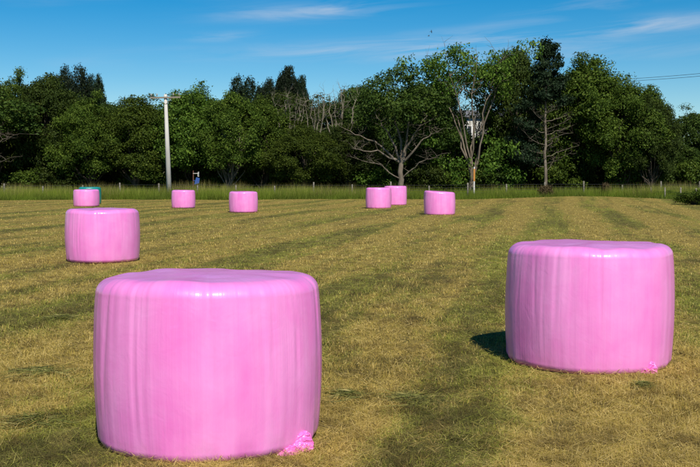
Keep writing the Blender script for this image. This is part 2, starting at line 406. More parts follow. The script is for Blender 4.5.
# wisps of freshly cut grass left on the field
def wisp_obj(px, py, wx, wy, nb, label, seed, ang=.1, thick=.022):
    gg = np.random.default_rng(seed)
    d = EYE*F/(py-HOR); cx = at(px, d)
    rr = np.clip(np.abs(gg.normal(0, .5, nb)), 0, 1.5); th = gg.random(nb)*2*np.pi
    lx = rr*np.cos(th)*wx/2; ly = rr*np.sin(th)*wy/2+.12*wy*np.sin(lx*5/wx+seed)
    L = .08+.22*gg.random(nb); an = gg.normal(ang, 1.0, nb)
    hz = np.clip(1-rr, .1, 1)*thick*gg.random(nb)*1.6+.012+.012*gg.random(nb)
    bz = gz(cx, d)
    gzl = ground_z(cx+lx, d+ly)-bz
    cxv = np.stack([lx, ly, hz+gzl], 1); dv = np.stack([np.cos(an), np.sin(an), gg.normal(0, .10, nb)], 1); nv = np.stack([-np.sin(an), np.cos(an), gg.normal(0, .8, nb)], 1)
    wv = (.0035+.0035*gg.random(nb))[:, None]; bend = np.stack([-np.sin(an), np.cos(an), np.zeros(nb)], 1)*(gg.normal(0, .12, nb)*L)[:, None]
    a0 = cxv-dv*L[:, None]/2; a1 = cxv+bend; a2 = cxv+dv*L[:, None]/2
    a2[:, 2] = np.maximum(a2[:, 2], gzl+.005); a0[:, 2] = np.maximum(a0[:, 2], gzl+.005)
    V = np.stack([a0, a1-nv*wv/2, a2, a1+nv*wv/2], 1).reshape(-1, 3)
    me = mesh_np('cut_grass_wisp', V, np.arange(nb*4).reshape(-1, 4), False, {'rnd': gg.random(nb)})
    tag(link('cut_grass_wisp', me, m_wisp, None, (cx, d, bz)), label, 'cut grass', 'wisps of cut grass left on the field')
wisp_obj(26, 428, .62, .5, 420, 'dark green wisp of cut grass in the bottom left corner', 1, .1)
wisp_obj(34, 378, .95, .6, 380, 'long dark swath of cut grass left of the nearest bale', 2, .25)
wisp_obj(58, 322, .7, .4, 200, 'small dark wisp of cut grass beyond the swath at left', 3, .1)
wisp_obj(408, 402, .46, .5, 300, 'round dark wisp of cut grass between the two nearest bales', 4, .05)
wisp_obj(345, 398, .4, .5, 200, 'faint wisp of cut grass beside the nearest bale', 5, .6)
wisp_obj(645, 392, .20, .28, 110, 'dark clump of cut grass in front of the right bale', 6, .8)

# ------------------------------------------------------------------ bales
def bale_mesh(name, D, H, seed, na=220, nz=64, slope=0., fall=0.):
    gg = np.random.default_rng(seed); Rr = D/2
    ct, cb = .115, .095                     # shoulder and foot radii
    # profile: list of (radius, z) with arc-length spacing
    prof = []
    nb_, nsd, ntp, ntop = int(nz*.16), int(nz*.42), int(nz*.2), int(nz*.22)
    for i in range(4): prof.append((Rr-cb-.20+.20*i/4, .0))
    for i in range(nb_):
        q = i/nb_*math.pi/2; prof.append((Rr-cb+cb*math.sin(q)-.012, cb*.85*(1-math.cos(q))))
    for i in range(nsd):
        q = i/nsd; z = cb*.85+(H-cb*.85-ct*.8)*q
        prof.append((Rr-.012+.020*math.sin(math.pi*q)**.8, z))
    for i in range(ntp):
        q = i/ntp*math.pi/2; prof.append((Rr-.012-ct+ct*math.cos(q), H-ct*.8+ct*.8*math.sin(q)-.0))
    r0 = Rr-.012-ct
    for i in range(ntop+1):
        q = i/ntop; prof.append((max(r0*(1-q), .0008), H+.012*math.sin(q*math.pi/2)))
    prof = np.array(prof); m = len(prof)
    th = np.arange(na)/na*2*np.pi
    r = np.repeat(prof[:, 0:1], na, 1); z = np.repeat(prof[:, 1:2], na, 1)
    zf = np.clip(z/H, 0, 1)
    def per(freqs, amp):
        s = np.zeros(na)
        for f in freqs: s += np.cos(f*th+gg.random()*6.28)*(.4+gg.random())
        return s*amp/len(freqs)**.5
    side = np.clip((r/Rr-.35)/.5, 0, 1)
    # out of round, then film wrinkles that run up the side and vary with height
    d = per([2, 3], .009)[None]*side
    d = d+per([5, 7, 9], .005)[None]*side*(.6+.6*zf)
    for lo, hi, amp, zc, zw in ((10, 30, .0028, .2, .3), (12, 36, .0022, .75, .3), (20, 50, .0012, .5, .6), (9, 24, .010, .02, .09), (24, 60, .0014, .95, .2)):
        win = np.exp(-((zf-zc)/zw)**2)
        msk = np.clip(per([1, 2, 3, 4], .9)+.4, 0, 1.3)
        d = d+(np.minimum(per(gg.integers(lo, hi, 7), amp), amp*.6)*msk)[None]*win*side
    # a few sharp vertical pleats
    for q in range(20):
        a0 = gg.random()*6.28; wdt = .008+.016*gg.random(); dr = gg.normal(0, .05)
        da = (th[None]-a0-dr*zf+np.pi) % (2*np.pi)-np.pi
        d = d-(.003+.004*gg.random())*np.exp(-(da/wdt)**2)*side*np.clip((zf-gg.random()*.4)*4, 0, 1)
    r = r+d
    # slightly lumpy, sagging body
    X = r*np.cos(th)[None]; Y = r*np.sin(th)[None]
    lump = (fbm(th[None]*1.6+seed*3.3+0*zf, zf*2.2+seed+0*th[None], 2)-.5)
    lump = lump*np.sin(np.clip(th[None]/(2*np.pi), 0, 1)*np.pi)**.5
    X = X*(1+.018*lump*side); Y = Y*(1+.018*lump*side)
    Z = z+(slope*X+fall*Y)*zf**3+(.006*np.sin(3*th+seed)+per([6, 8, 11], .004))[None]*np.clip((zf-.8)*5, 0, 1)*side
    top = np.clip((zf-.985)*80, 0, 1)
    Z = Z+top*.009*(fbm(X*3.+seed, Y*3.+7, 3)-.5)*2*np.clip((r-.02)*8, 0, 1)
    V = np.stack([X, Y, Z], -1).reshape(-1, 3)
    i = np.arange(m-1)[:, None]*na; k = np.arange(na)[None]; k2 = (k+1) % na
    Fq = np.stack([i+k, i+k2, i+na+k2, i+na+k], -1).reshape(-1, 4)
    # close the foot
    return mesh_np(name, V, Fq, True)
def film_tail(parent, ang, Rr, width, height, seed):
    """gathered loose end of the wrap, spilling out at the foot"""
    na_, nt_ = 150, 64
    a = np.linspace(-.5, .5, na_)[:, None]*width+np.zeros((1, nt_)); t_ = np.linspace(0, 1, nt_)[None]+np.zeros((na_, 1))
    env = height*(.10+.9*np.exp(-((a-.12*width)/(width*.24))**2)+.35*np.exp(-((a+.25*width)/(width*.12))**2))*np.clip((.5-np.abs(a/width))*12, .02, 1)
    zz = env*np.sin(t_*np.pi/2)**.8; oo = (.03+.55*env)*np.cos(t_*np.pi/2)**.9
    def ridge(f, o): return np.abs(2*vnoise(a*f+o, t_*height*f*1.4+o*1.7+a*f*.4)-1)
    cr = .55*ridge(26, seed)+.3*ridge(52, seed+9)+.15*ridge(105, seed+3)
    amp = .045*np.clip(env/height, .15, 1)
    oo = oo+(cr-.35)*amp; zz = np.maximum(zz+(.55*ridge(30, seed+20)+.45*ridge(70, seed+31)-.4)*amp*.9, .003)
    an = ang+a/Rr+(ridge(34, seed+40)-.5)*.03; rad = Rr-.045+np.maximum(oo, -.03)
    P = np.stack([rad*np.cos(an), rad*np.sin(an), zz], -1).reshape(-1, 3)
    ii = (np.arange(na_-1)[:, None]*nt_+np.arange(nt_-1)[None]).ravel()
    return link('film_tail', mesh_np('film_tail', P, np.stack([ii, ii+nt_, ii+nt_+1, ii+1], 1), True), m_tail, parent)
def bale(px, d, D, H, seed, label, mat=None, fine=True, slope=0., tail=None, fall=0.):
    x = at(px, d); z = gz(x, d)-.012
    root = empty('wrapped_bale', (x, d, z)); tag(root, label, 'hay bale', 'wrapped hay bales standing on the mown field')
    link('film_wrap', bale_mesh('film_wrap', D, H, seed, *( (300, 96) if fine else (120, 44)), slope=slope, fall=fall), mat or m_film, root)
    if tail: film_tail(root, *tail)
    return root
bale(208, 5.9, 1.372, .998, 1, fall=-.026, label= 'nearest and largest pink wrapped bale with crumpled film at its foot', tail=(R(-90+57), .686, .34, .125, 4))
bale(589.5, 8.35, 1.40, 1.03, 2, fall=-.01, label='large pink wrapped bale standing at the right of the field', tail=(R(-90+31), .69, .18, .13, 9))
bale(102, 18.2, 1.35, .98, 3, 'medium sized pink bale standing beyond the nearest bale at left')
bale(439.5, 43.9, 1.40, 1.06, 4, 'small pink bale standing alone right of the far touching pair', None, False, -.06)
bale(243.5, 45, 1.31, .97, 5, 'small pink bale in the distance, the right one beyond the utility pole', None, False)
bale(183.5, 53, 1.29, .98, 6, 'small pink bale standing just in front of the pale utility pole', None, False)
bale(378.5, 54, 1.43, 1.15, 7, 'front left bale of the far overlapping pink pair', None, False)
bale(395.3, 60, 1.41, 1.18, 8, 'rear right bale of the far overlapping pink pair', None, False)
bale(86.5, 55, 1.42, .96, 9, 'small pink bale in the distance hiding most of a teal bale', None, False)
bale(90, 60.5, 1.36, 1.06, 10, 'teal green wrapped bale half hidden behind a small pink bale', m_teal, False)

# ------------------------------------------------------------------ trees
def leaf_cloud(P, Nrm, size, gg):
    """rhombic leaves at points P facing roughly along Nrm"""
    n = len(P); Nrm = Nrm/np.linalg.norm(Nrm, axis=1, keepdims=True)
    rv_ = gg.normal(size=(n, 3)); A = np.cross(Nrm, rv_); A /= np.linalg.norm(A, axis=1, keepdims=True); B = np.cross(Nrm, A)
    l = (size*(.7+.7*gg.random(n)))[:, None]; wd = l*(.42+.3*gg.random(n))[:, None]
    fold = Nrm*(l*.18)
    V = np.stack([P-A*l*.5, P-B*wd*.5+fold, P+A*l*.5, P+B*wd*.5+fold], 1).reshape(-1, 3)
    return V, np.arange(n*4).reshape(-1, 4)
def clumps(lobes, per_lobe, leaves, csize, lsize, gg, zmin=.3, up=.25, axis_bias=.45):
    P = []; Nn = []; rn = []
    for (c, rad) in lobes:
        c = np.array(c); k = max(3, int(per_lobe*np.mean(rad)**2))
        d = gg.normal(size=(k, 3)); d /= np.linalg.norm(d, axis=1, keepdims=True)
        ax = np.array([c[0], c[1], 0]); ax = ax/(np.linalg.norm(ax)+1e-6)
        d = d+ax*axis_bias+np.array([0, 0, up]); d /= np.linalg.norm(d, axis=1, keepdims=True)
        cc = c+d*np.array(rad)*(.62+.48*gg.random((k, 1)))
        tone = gg.random(k)
        for q in range(k):
            m = int(leaves*(.5+gg.random())); cs = csize*(.6+.8*gg.random())
            p = cc[q]+np.clip(gg.normal(size=(m, 3)), -1.5, 1.5)*cs*np.array([.5, .5, .34])
            P.append(p); Nn.append(d[q]*.55+gg.normal(size=(m, 3))*.55+np.array([0, 0, .35])); rn.append(np.clip(tone[q]*.55+gg.random(m)*.5, 0, 1))
    P = np.concatenate(P); Nn = np.concatenate(Nn); rn = np.concatenate(rn)
    k = P[:, 2] > zmin*(.5+gg.random(len(P))); P, Nn, rn = P[k], Nn[k], rn[k]
    V, Fq = leaf_cloud(P, Nn, np.full(len(P), lsize), gg)
    return V, Fq, rn
def limb(mb, a, b_, r0, r1, rnd, sag=.12, seg=5, n=6, jit=.022):
    a, b_ = Vector(a), Vector(b_); L = (b_-a).length; pts = []; rr = []
    off = Vector((rnd.gauss(0, 1), rnd.gauss(0, 1), rnd.gauss(0, .6)))*L*sag
    for i in range(seg+1):
        q = i/seg; w_ = math.sin(q*math.pi)
        pts.append(a.lerp(b_, q)+off*w_*.6+Vector((rnd.gauss(0, 1), rnd.gauss(0, 1), rnd.gauss(0, 1)))*L*jit*(0 < i < seg))
        rr.append(r0+(r1-r0)*q)
    mb.tube(pts, rr, n, False); return pts
def twigs(mb, pts, rnd, r, depth=2, k=3, L=1.6):
    for p in pts[2:]:
        for _ in range(k):
            q = p+Vector((rnd.gauss(0, 1), rnd.gauss(0, 1), rnd.uniform(-.1, 1.3))).normalized()*L*rnd.uniform(.5, 1.1)
            pp = limb(mb, p, q, r, r*.3, rnd, .1, 3, 4)
            if depth > 1: twigs(mb, pp, rnd, r*.45, depth-1, 1, L*.55)
SPEC = {}
def finish(kind, mb, mbark, V, Fq, rn, mleaf):
    tm = bpy.data.meshes.new('trunk'); tm.from_pydata([tuple(v) for v in mb.v], [], mb.f); tm.update()
    tm.polygons.foreach_set('use_smooth', np.ones(len(tm.polygons), bool)); tm.materials.append(mbark)
    cm = mesh_np('crown', V, Fq, False, {'rnd': rn}); cm.materials.append(mleaf)
    top = float(np.percentile(V[:, 2], 99.97)); wx = float(np.percentile(np.abs(V[:, 0]), 98)*2)
    if mbark is m_dead: top = max(v[2] for v in mb.v)
    SPEC[kind] = (tm, cm, top, wx)
def leafy(kind, seed, H=12., W=10., nl=36, bottom=.19, mleaf=None, mbark=None, per=30, leaves=27, ls=.20, shape=1.0, topf=.86):
    rnd = random.Random(seed); gg = np.random.default_rng(seed); mb = MB(); lobes = []
    tp = limb(mb, (0, 0, -.25), (rnd.gauss(0, .4), rnd.gauss(0, .3), H*.62), .30, .10, rnd, .03, 7, 8)
    for i in range(nl):
        th = i*2.399+rnd.uniform(-.4, .4); zf = (i+.5)/nl
        z = H*(bottom+.08+(.88-bottom-.08)*zf)
        prof = math.sin(math.pi*min(1, max(0, (zf*topf+.16)))**shape)**.7
        rad = W*.5*prof*rnd.uniform(.45, .86)
        lr = W*rnd.uniform(.105, .185)
        c = (math.cos(th)*rad, math.sin(th)*rad, z+rnd.gauss(0, .3))
        lobes.append((c, (lr, lr, lr*rnd.uniform(.62, .9))))
        j = min(len(tp)-1, max(1, int(zf*5.5)))
        pts = limb(mb, tp[j], c, .09, .03, rnd)
        if i % 3 == 0: twigs(mb, pts, rnd, .022, 1, 1, 1.2)
    for i in range(22):      # ragged sprays that break the outline
        c, lr_ = lobes[rnd.randrange(nl)]
        dv = Vector((c[0], c[1], (c[2]-H*.5)*.9)).normalized(); q = Vector(c)+dv*lr_[0]*rnd.uniform(.6, 1.0)+Vector((rnd.gauss(0, .4), rnd.gauss(0, .4), rnd.gauss(.2, .4)))
        lr = W*rnd.uniform(.03, .06); lobes.append((tuple(q), (lr, lr, lr*rnd.uniform(.8, 1.6)))); limb(mb, c, q, .03, .01, rnd, .1, 3, 4)
    V, Fq, rn = clumps(lobes, per, leaves, .62, ls, gg, zmin=bottom*H*.4)
    finish(kind, mb, mbark or m_bark, V, Fq, rn, mleaf or m_leaf)
for i in range(4): leafy('leafy%d' % i, 20+i, W=10+i % 2*1.5, nl=34+2*i, shape=(1., 1.15, .9, 1.05)[i])
leafy('dense0', 31, nl=38, mleaf=m_leafd); leafy('dense1', 32, W=9, nl=36, mleaf=m_leafd, shape=1.1)
leafy('rear0', 33, nl=40, mleaf=m_leafd, bottom=.0); leafy('rear1', 34, W=11, nl=40, bottom=.0, mleaf=m_leafd)
leafy('palebark', 36, W=9.5, nl=36, bottom=.22, mbark=m_barkp)
# open multi-stemmed tree, pale stems, leafy top with holes to the sky
def open_tree(kind, seed, H=13., W=12.):
    rnd = random.Random(seed); gg = np.random.default_rng(seed); mb = MB(); lobes = []
    base = Vector((0, 0, -.2))
    tr = limb(mb, base, (0, 0, 1.3), .30, .26, rnd, .02, 3, 8)
    for i in range(8):
        th = i/8*6.283+rnd.uniform(-.25, .25); sp_ = rnd.uniform(.18, .46)*W
        tip = Vector((math.cos(th)*sp_, math.sin(th)*sp_*.8, H*(.93-.5*sp_/W)*rnd.uniform(.94, 1.03)))
        mid = Vector((tip.x*.38, tip.y*.38, H*.42))
        a = limb(mb, tr[2+i % 2], mid, .10, .07, rnd, .05, 5, 7); c = limb(mb, mid, tip, .07, .025, rnd, .06, 6, 6)
        twigs(mb, c, rnd, .028, 2, 2, 2.0)
        for q in c[3:]:
            for _ in range(1):
                cc = q+Vector((rnd.gauss(0, 1.1), rnd.gauss(0, 1.1), rnd.uniform(-.3, 1.2))); lr = rnd.uniform(.7, 1.3)
                lobes.append((tuple(cc), (lr, lr, lr*.7)))
    for i in range(11):      # leafy skirt low on the stems
        th = rnd.random()*6.28; q = rnd.uniform(.1, .36)*W; lr = rnd.uniform(.6, 1.2)
        lobes.append(((math.cos(th)*q, math.sin(th)*q, H*rnd.uniform(.10, .34)), (lr, lr, lr*.8)))
    V, Fq, rn = clumps(lobes, 22, 17, .6, .22, gg)
    finish(kind, mb, m_barkp, V, Fq, rn, m_leaf)
open_tree('open', 41)
# tree with bare pale lower limbs under a dark crown
def bare_limb_tree(kind, seed, H=12., W=10.):
    rnd = random.Random(seed); gg = np.random.default_rng(seed); mb = MB(); lobes = []
    tr = limb(mb, (0, 0, -.2), (.1, 0, 3.0), .27, .20, rnd, .02, 4, 9)
    for sx, sy, sz in ((-.46, -.25, .50), (-.40, -.35, .36), (-.22, -.3, .62), (.22, -.3, .60), (.34, -.3, .50), (.12, -.2, .72), (-.1, .1, .8), (.3, -.38, .30), (-.34, -.4, .27)):
        tip = Vector((sx*W, sy*W*.55, sz*H)); st = tr[-1] if sz > .34 else tr[2]
        mid = st.lerp(tip, .5)+Vector((0, 0, .5))
        a = limb(mb, st, mid, .125 if sz > .34 else .07, .07 if sz > .34 else .045, rnd, .05, 4, 7)
        c = limb(mb, mid, tip, .07 if sz > .34 else .045, .02, rnd, .08, 5, 6)
        twigs(mb, a, rnd, .022, 2, 1, 1.3); twigs(mb, c, rnd, .018, 3, 2, 1.2)
    for i in range(30):
        th = i*2.4; zf = (i+.5)/30; z = H*(.50+.46*zf); q = W*.46*math.cos(zf*1.35)*rnd.uniform(.4, 1); lr = rnd.uniform(1.0, 1.65)*(1-.45*zf)
        if z < H*.62 and math.sin(th) < .1: q *= .8; z += H*.08
        lobes.append(((math.cos(th)*q, math.sin(th)*q+.5, z), (lr, lr, lr*.7)))
    V, Fq, rn = clumps(lobes, 24, 20, .6, .22, gg)
    finish(kind, mb, m_barkp, V, Fq, rn, m_leafd)
bare_limb_tree('barelimb', 43)
# conifer: straight pale trunk with bare side branches low, dark spire above
def conifer(kind, seed, H=14., W=8., bare=.55, mbark=None, rag=1.):
    rnd = random.Random(seed); gg = np.random.default_rng(seed); mb = MB(); lobes = []
    tr = limb(mb, (0, 0, -.2), (.15, 0, H*.97), .19, .03, rnd, .004, 14, 8, .004)
    for i in range(46):
        zf = .16+.80*(i+.5)/46; z = H*zf; th = i*2.4+rnd.uniform(-.3, .3)
        L = W*.5*min(1.0, (1-zf)*1.5+.06)*rnd.uniform(.6, 1.05)
        p0 = Vector((.15*zf, 0, z)); p1 = p0+Vector((math.cos(th)*L, math.sin(th)*L, L*.28+rnd.gauss(0, .1)))
        pts = limb(mb, p0, p1, .034, .008, rnd, .08, 5, 5)
        if zf < bare:
            twigs(mb, pts, rnd, .012, 2, 2, .8)
            if math.sin(th) < .35: continue
        for q in pts[2:]:
            lr = rnd.uniform(.38, .72)*(1.1-.55*zf)*rag
            lobes.append((tuple(q+Vector((0, 0, .15))), (lr*1.2, lr*1.2, lr*.6)))
    for i in range(5): lobes.append(((.15+rnd.gauss(0, .1), 0, H*(.9+.022*i)), (.38-.05*i, .38-.05*i, .5)))
    V, Fq, rn = clumps(lobes, 60, 16, .42, .20, gg, up=.1)
    finish(kind, mb, mbark or m_barkp, V, Fq, rn, m_pine)
conifer('conifer', 51); leafy('pine0', 52, 13, 8, 34, .3, m_pine, m_bark, 34, 22, .24, 1.1, .76); leafy('pine1', 53, 12, 10, 34, .3, m_pine, m_bark, 30, 22, .24, 1., .62)
# half-dead tree: grey bare tops
def dead_top(kind, seed, H=12., W=7.):
    rnd = random.Random(seed); gg = np.random.default_rng(seed); mb = MB(); lobes = []
    tr = limb(mb, (0, 0, -.2), (rnd.gauss(0, .2), 0, H*.35), .22, .16, rnd, .03, 5, 8)
    for i in range(7):
        th = i/7*6.283+rnd.random()*.5; sp_ = rnd.uniform(.10, .42)*W
        tip = Vector((math.cos(th)*sp_, math.sin(th)*sp_*.6, H*rnd.uniform(.82, 1.0)))
        mid = Vector((tip.x*.6, tip.y*.6, H*.62))
        a = limb(mb, tr[-1], mid, .12, .085, rnd, .06, 4, 6); c = limb(mb, mid, tip, .085, .025, rnd, .07, 6, 5)
        twigs(mb, a, rnd, .026, 2, 1, 1.5); twigs(mb, c, rnd, .024, 2, 2, 1.3)
        for q in c[1:]:
            if rnd.random() < .35: lobes.append((tuple(q+Vector((rnd.gauss(0, .4), .5, -.2))), (.5, .5, .4)))
        lobes.append((tuple(mid+Vector((0, .6, -.8))), (.9, .9, .8)))
    for i in range(8): lobes.append(((rnd.gauss(0, .22)*W, rnd.gauss(.1, .2)*W, H*rnd.uniform(.18, .45)), (1.1, 1.1, .9)))
    V, Fq, rn = clumps(lobes, 16, 15, .55, .2, gg)
    finish(kind, mb, m_dead, V, Fq, rn, m_leafd)
dead_top('deadtop0', 61); dead_top('deadtop1', 62)
# shrubs
def shrub(kind, seed, mleaf, H=3., W=4.):
    rnd = random.Random(seed); gg = np.random.default_rng(seed); mb = MB(); lobes = []
    for i in range(13):
        th = i*2.4; q = W*.36*rnd.random()**.5; lr = rnd.uniform(.5, .9); c = (math.cos(th)*q, math.sin(th)*q, H*rnd.uniform(.22, .8)*(1-.35*(q/(W*.36))**2))
        lobes.append((c, (lr, lr, lr*.8))); limb(mb, (rnd.gauss(0, .12), rnd.gauss(0, .12), -.1), c, .04, .012, rnd, .1, 4, 5)
    V, Fq, rn = clumps(lobes, 60, 18, .42, .17, gg, zmin=.1)
    finish(kind, mb, m_bark, V, Fq, rn, mleaf)
shrub('shrub0', 71, m_leafd); shrub('shrub1', 72, m_leaf); shrub('shrub2', 73, m_leafd); shrub('dock', 74, m_dry, 1.4, 1.8)

def plant(name, kind, px, top, wpx, d, label, cat, group, rz=None, dy=1.0):
    tm, cm, H0, W0 = SPEC[kind]
    x = at(px, d); z = gz(x, d); h = (HOR-top)/F*d+EYE-z; wd = wpx/F*d
    root = empty(name, (x, d, z)); tag(root, label, cat, group)
    if rz is None: rz = (px*1.7+d*.9) % 6.28
    root.rotation_euler.z = rz; sw = wd/W0; root.scale = (sw, sw*dy, h/H0)
    for nm, me_ in (('trunk', tm), ('crown', cm)):
        o = bpy.data.objects.new(nm, me_); COL.objects.link(o); o.parent = root
    return root
BELT = 'trees of the shelter belt behind the fence'
front = [  # kind, photo column, top row, width in px, depth, label
 ('barelimb', -30, 76, 124, 88, 'tree with pale limbs at the left edge, cut off by the picture'),
 ('leafy0', -14, 70, 72, 95, 'leafy green tree at the left edge behind pale limbs'),
 ('leafy1', 16, 70, 62, 98, 'leafy green tree near the left edge, rising in the gap'),
 ('dense0', 50, 74, 82, 93, 'tall dark leafy tree near the left edge, left of the small pines'),
 ('leafy1', 90, 92, 78, 91, 'broad green tree directly behind the teal bale'),
 ('leafy2', 136, 95, 82, 91, 'low rounded green tree just left of the utility pole'),
 ('leafy3', 196, 83, 92, 93, 'rounded leafy tree just right of the utility pole'),
 ('palebark', 231, 92, 66, 89, 'green tree with a pale trunk behind the distant bale'),
 ('leafy0', 262, 95, 66, 92, 'bright green tree left of the bare grey branch tops'),
 ('leafy1', 303, 121, 76, 89, 'low green tree in front of the bare grey branch tops'),
 ('dense1', 348, 118, 58, 91, 'dark leafy tree left of the tree with spreading pale limbs'),
 ('barelimb', 400, 65, 88, 88, 'tree with spreading bare pale limbs behind the far bale pair'),
 ('dense1', 437, 74, 60, 94, 'dark narrow leafy tree left of the tall open tree'),
 ('open', 472, 45, 118, 90, 'tall open tree with many pale stems and sky gaps'),
 ('dense0', 517, 48, 76, 97, 'tall dark leafy tree left of the conifer spire'),
 ('conifer', 545, 39, 47, 88, 'dark conifer spire with a pale bare lower trunk'),
 ('leafy2', 588, 56, 96, 93, 'tall rounded green tree just right of the conifer spire'),
 ('leafy3', 627, 76, 76, 90, 'green tree second from the right end of the high belt'),
 ('dense0', 652, 96, 54, 88, 'lower green tree at the right end of the high belt'),
 ('dense1', 694, 106, 62, 116, 'dark distant tree at the right edge of the picture'),
 ('leafy1', 748, 98, 90, 112, 'dark tree beyond the right edge of the picture'),
]
for i, (k_, px, top, wp, d, lab) in enumerate(front):
    plant('conifer_tree' if k_ == 'conifer' else 'leafy_tree', k_, px, top, wp, d, lab, 'tree', BELT, rz=0. if k_ in ('barelimb', 'open') else None)
for i, (k_, px, top, wp, d, lab) in enumerate([
 ('deadtop0', 292, 84, 46, 94, 'leftmost half dead tree with grey bare branch tops'),
 ('deadtop1', 316, 81, 44, 93, 'middle half dead tree with grey bare branch tops'),
 ('deadtop0', 338, 79, 50, 94, 'rightmost half dead tree with grey bare branch tops'),
 ('deadtop1', 476, 92, 52, 104, 'thin bare branched tree in front of the white house')]):
    plant('half_dead_tree', k_, px, top, wp, d, lab, 'tree', BELT)
for i, (k_, px, top, wp, d, lab) in enumerate([
 ('pine1', 76, 66, 40, 124, 'dark pine top above the belt at left, left of its twin'),
 ('pine0', 97, 75, 24, 126, 'smaller dark pine top above the belt at left'),
 ('pine1', 246, 76, 40, 128, 'low dark pine silhouette behind the belt, left of the pointed pine'),
 ('pine1', 267, 79, 30, 128, 'small dark pine silhouette between two others behind the belt'),
 ('pine0', 287, 67, 28, 125, 'pointed dark pine silhouette above the bare grey tops'),
 ('pine0', 301, 76, 18, 127, 'tiny dark pine tip right of the pointed pine')]):
    plant('pine_tree', k_, px, top, wp, d, lab, 'tree', 'dark pines rising behind the belt')
fill = [(452, 130, 101), (494, 131, 100), (-25, 86, 104), (62, 92, 102), (84, 104, 105), (112, 104, 103), (160, 104, 103), (214, 100, 104), (248, 98, 104), (287, 92, 106), (325, 95, 106), (362, 86, 103), (382, 92, 106), (420, 84, 105), (545, 66, 104), (570, 72, 105), (606, 78, 104), (640, 98, 104), (668, 136, 106)]
hints = ['low before the white house, left part', 'low before the white house, right part', 'at the far left edge', 'below the twin pine tops', 'behind the teal bale', 'left of the utility pole', 'directly behind the utility pole', 'right of the utility pole', 'below the low pine silhouettes', 'below the pointed pine', 'behind the bare grey tops',
  'right of the bare grey tops', 'behind the pale spreading limbs', 'left of the tall open tree', 'behind the conifer spire', 'right of the conifer spire', 'behind the tall rounded tree', 'near the right end of the belt', 'in the low gap at right']
for i, ((px, top, d), hnt) in enumerate(zip(fill, hints)):
    plant('leafy_tree', ('rear0', 'rear1')[i % 2], px, top, 64+(i*7) % 22, d, 'rear row leafy tree '+hnt, 'tree', 'rear row of the shelter belt')
random.seed(3)
sh = [(8, 158), (33, 166), (58, 163), (112, 158), (140, 160), (158, 164), (186, 163), (212, 164), (250, 156), (272, 152), (300, 150), (325, 152), (350, 158), (372, 164), (425, 158), (446, 150), (462, 164), (498, 160), (520, 154), (560, 158), (582, 150), (608, 152), (632, 156), (655, 158), (676, 164), (694, 158)]
where = ['the left edge', 'the dark tree at left', 'the blue glimpse at left', 'the teal bale', 'the low rounded tree', 'the utility pole base', 'the distant bale near the pole', 'the pale trunk', 'the pale trunk, on its right', 'the bright green tree', 'the leftmost grey tops', 'the middle grey tops', 'the rightmost grey tops', 'the spreading pale limbs, left side', 'the spreading pale limbs, right side', 'the lone far bale', 'the orange topped post, left side', 'the orange topped post, right side', 'the conifer trunk, left side', 'the conifer trunk, right side', 'the tall rounded tree', 'the dry red weeds', 'the second last tree', 'the right end of the belt', 'the low gap at right', 'the right edge post']
for i, ((px, top), wv_) in enumerate(zip(sh, where)):
    plant('shrub', 'shrub%d' % (i % 3), px, top+random.uniform(-3, 3), random.uniform(34, 50), (91.5 if i % 3 else 97)+random.uniform(-1, 2), 'dark leafy understorey shrub by '+wv_, 'shrub', 'understorey shrubs along the fence')
plant('weed_clump', 'dock', 546, 184.5, 15, 77.5, 'dry brown seeding weeds below the conifer trunk', 'weed', 'dry weeds in the tall grass')
plant('weed_clump', 'dock', 606, 182, 9, 77.5, 'dry reddish weeds between two fence posts at right', 'weed', 'dry weeds in the tall grass')
plant('shrub', 'shrub1', 694, 189, 36, 57, 'low dark bush at the right border of the field', 'shrub', 'bushes on the field border')
plant('shrub', 'shrub0', 727, 182, 44, 58, 'dark bush beyond the right edge of the picture', 'shrub', 'bushes on the field border')
plant('shrub', 'shrub1', 668, 190, 20, 76, 'low green bush where the field border turns', 'shrub', 'bushes on the field border')

# ------------------------------------------------------------------ utility pole and lines
m_wire = plain('wire', (.05, .05, .055), .5, .1); m_cer = plain('insulator', (.32, .30, .28), .3, .1); m_timber = plain('crossarm_timber', (.20, .17, .13), .85, .3, 6.)
def power_pole(x, y, h, label, rz, mat=None):
    z = gz(x, y); root = empty('power_pole', (x, y, z), rz); tag(root, label, 'pole', 'power poles')
    p_ = MB(); p_.tube([(0, 0, -.3), (0, 0, h*.5), (0, 0, h)], [.235, .185, .13], 12); p_.build('pole', mat or m_conc, root, True)
    c_ = MB(); c_.box((0, -.17, h-.28), (2.5, .11, .13)); arm = c_.build('crossarm', m_timber, root)
    for xo in (-1.15, -.68, .68, 1.15):
        i_ = MB(); i_.tube([(xo, -.17, h-.22), (xo, -.17, h-.12), (xo, -.17, h-.10), (xo, -.17, h-.05), (xo, -.17, h+.0), (xo, -.17, h+.06)], [.02, .02, .06, .045, .06, .03], 8); i_.build('insulator', m_cer, arm, True)
    b_ = MB(); b_.tube([(-.62, -.17, h-.3), (0, -.13, h-.85)], .02, 5); b_.build('brace', m_timber, root)
    b_ = MB(); b_.tube([(.62, -.17, h-.3), (0, -.13, h-.85)], .02, 5); b_.build('brace', m_timber, root)
    return root
x0 = at(169.5, 82); pole = power_pole(x0, 82, 8.62, 'pale concrete utility pole with timber crossarm before the trees', R(4))
pole.rotation_euler.y = R(-1.6)
p1 = at(600, 108); pw1 = power_pole(p1, 108, 12.3, 'timber power pole hidden among the trees at right', R(60), m_post)
p2 = 46.0; pw2 = power_pole(p2, 74, 12.0, 'timber power pole beyond the right edge carrying two wires', R(60), m_post)
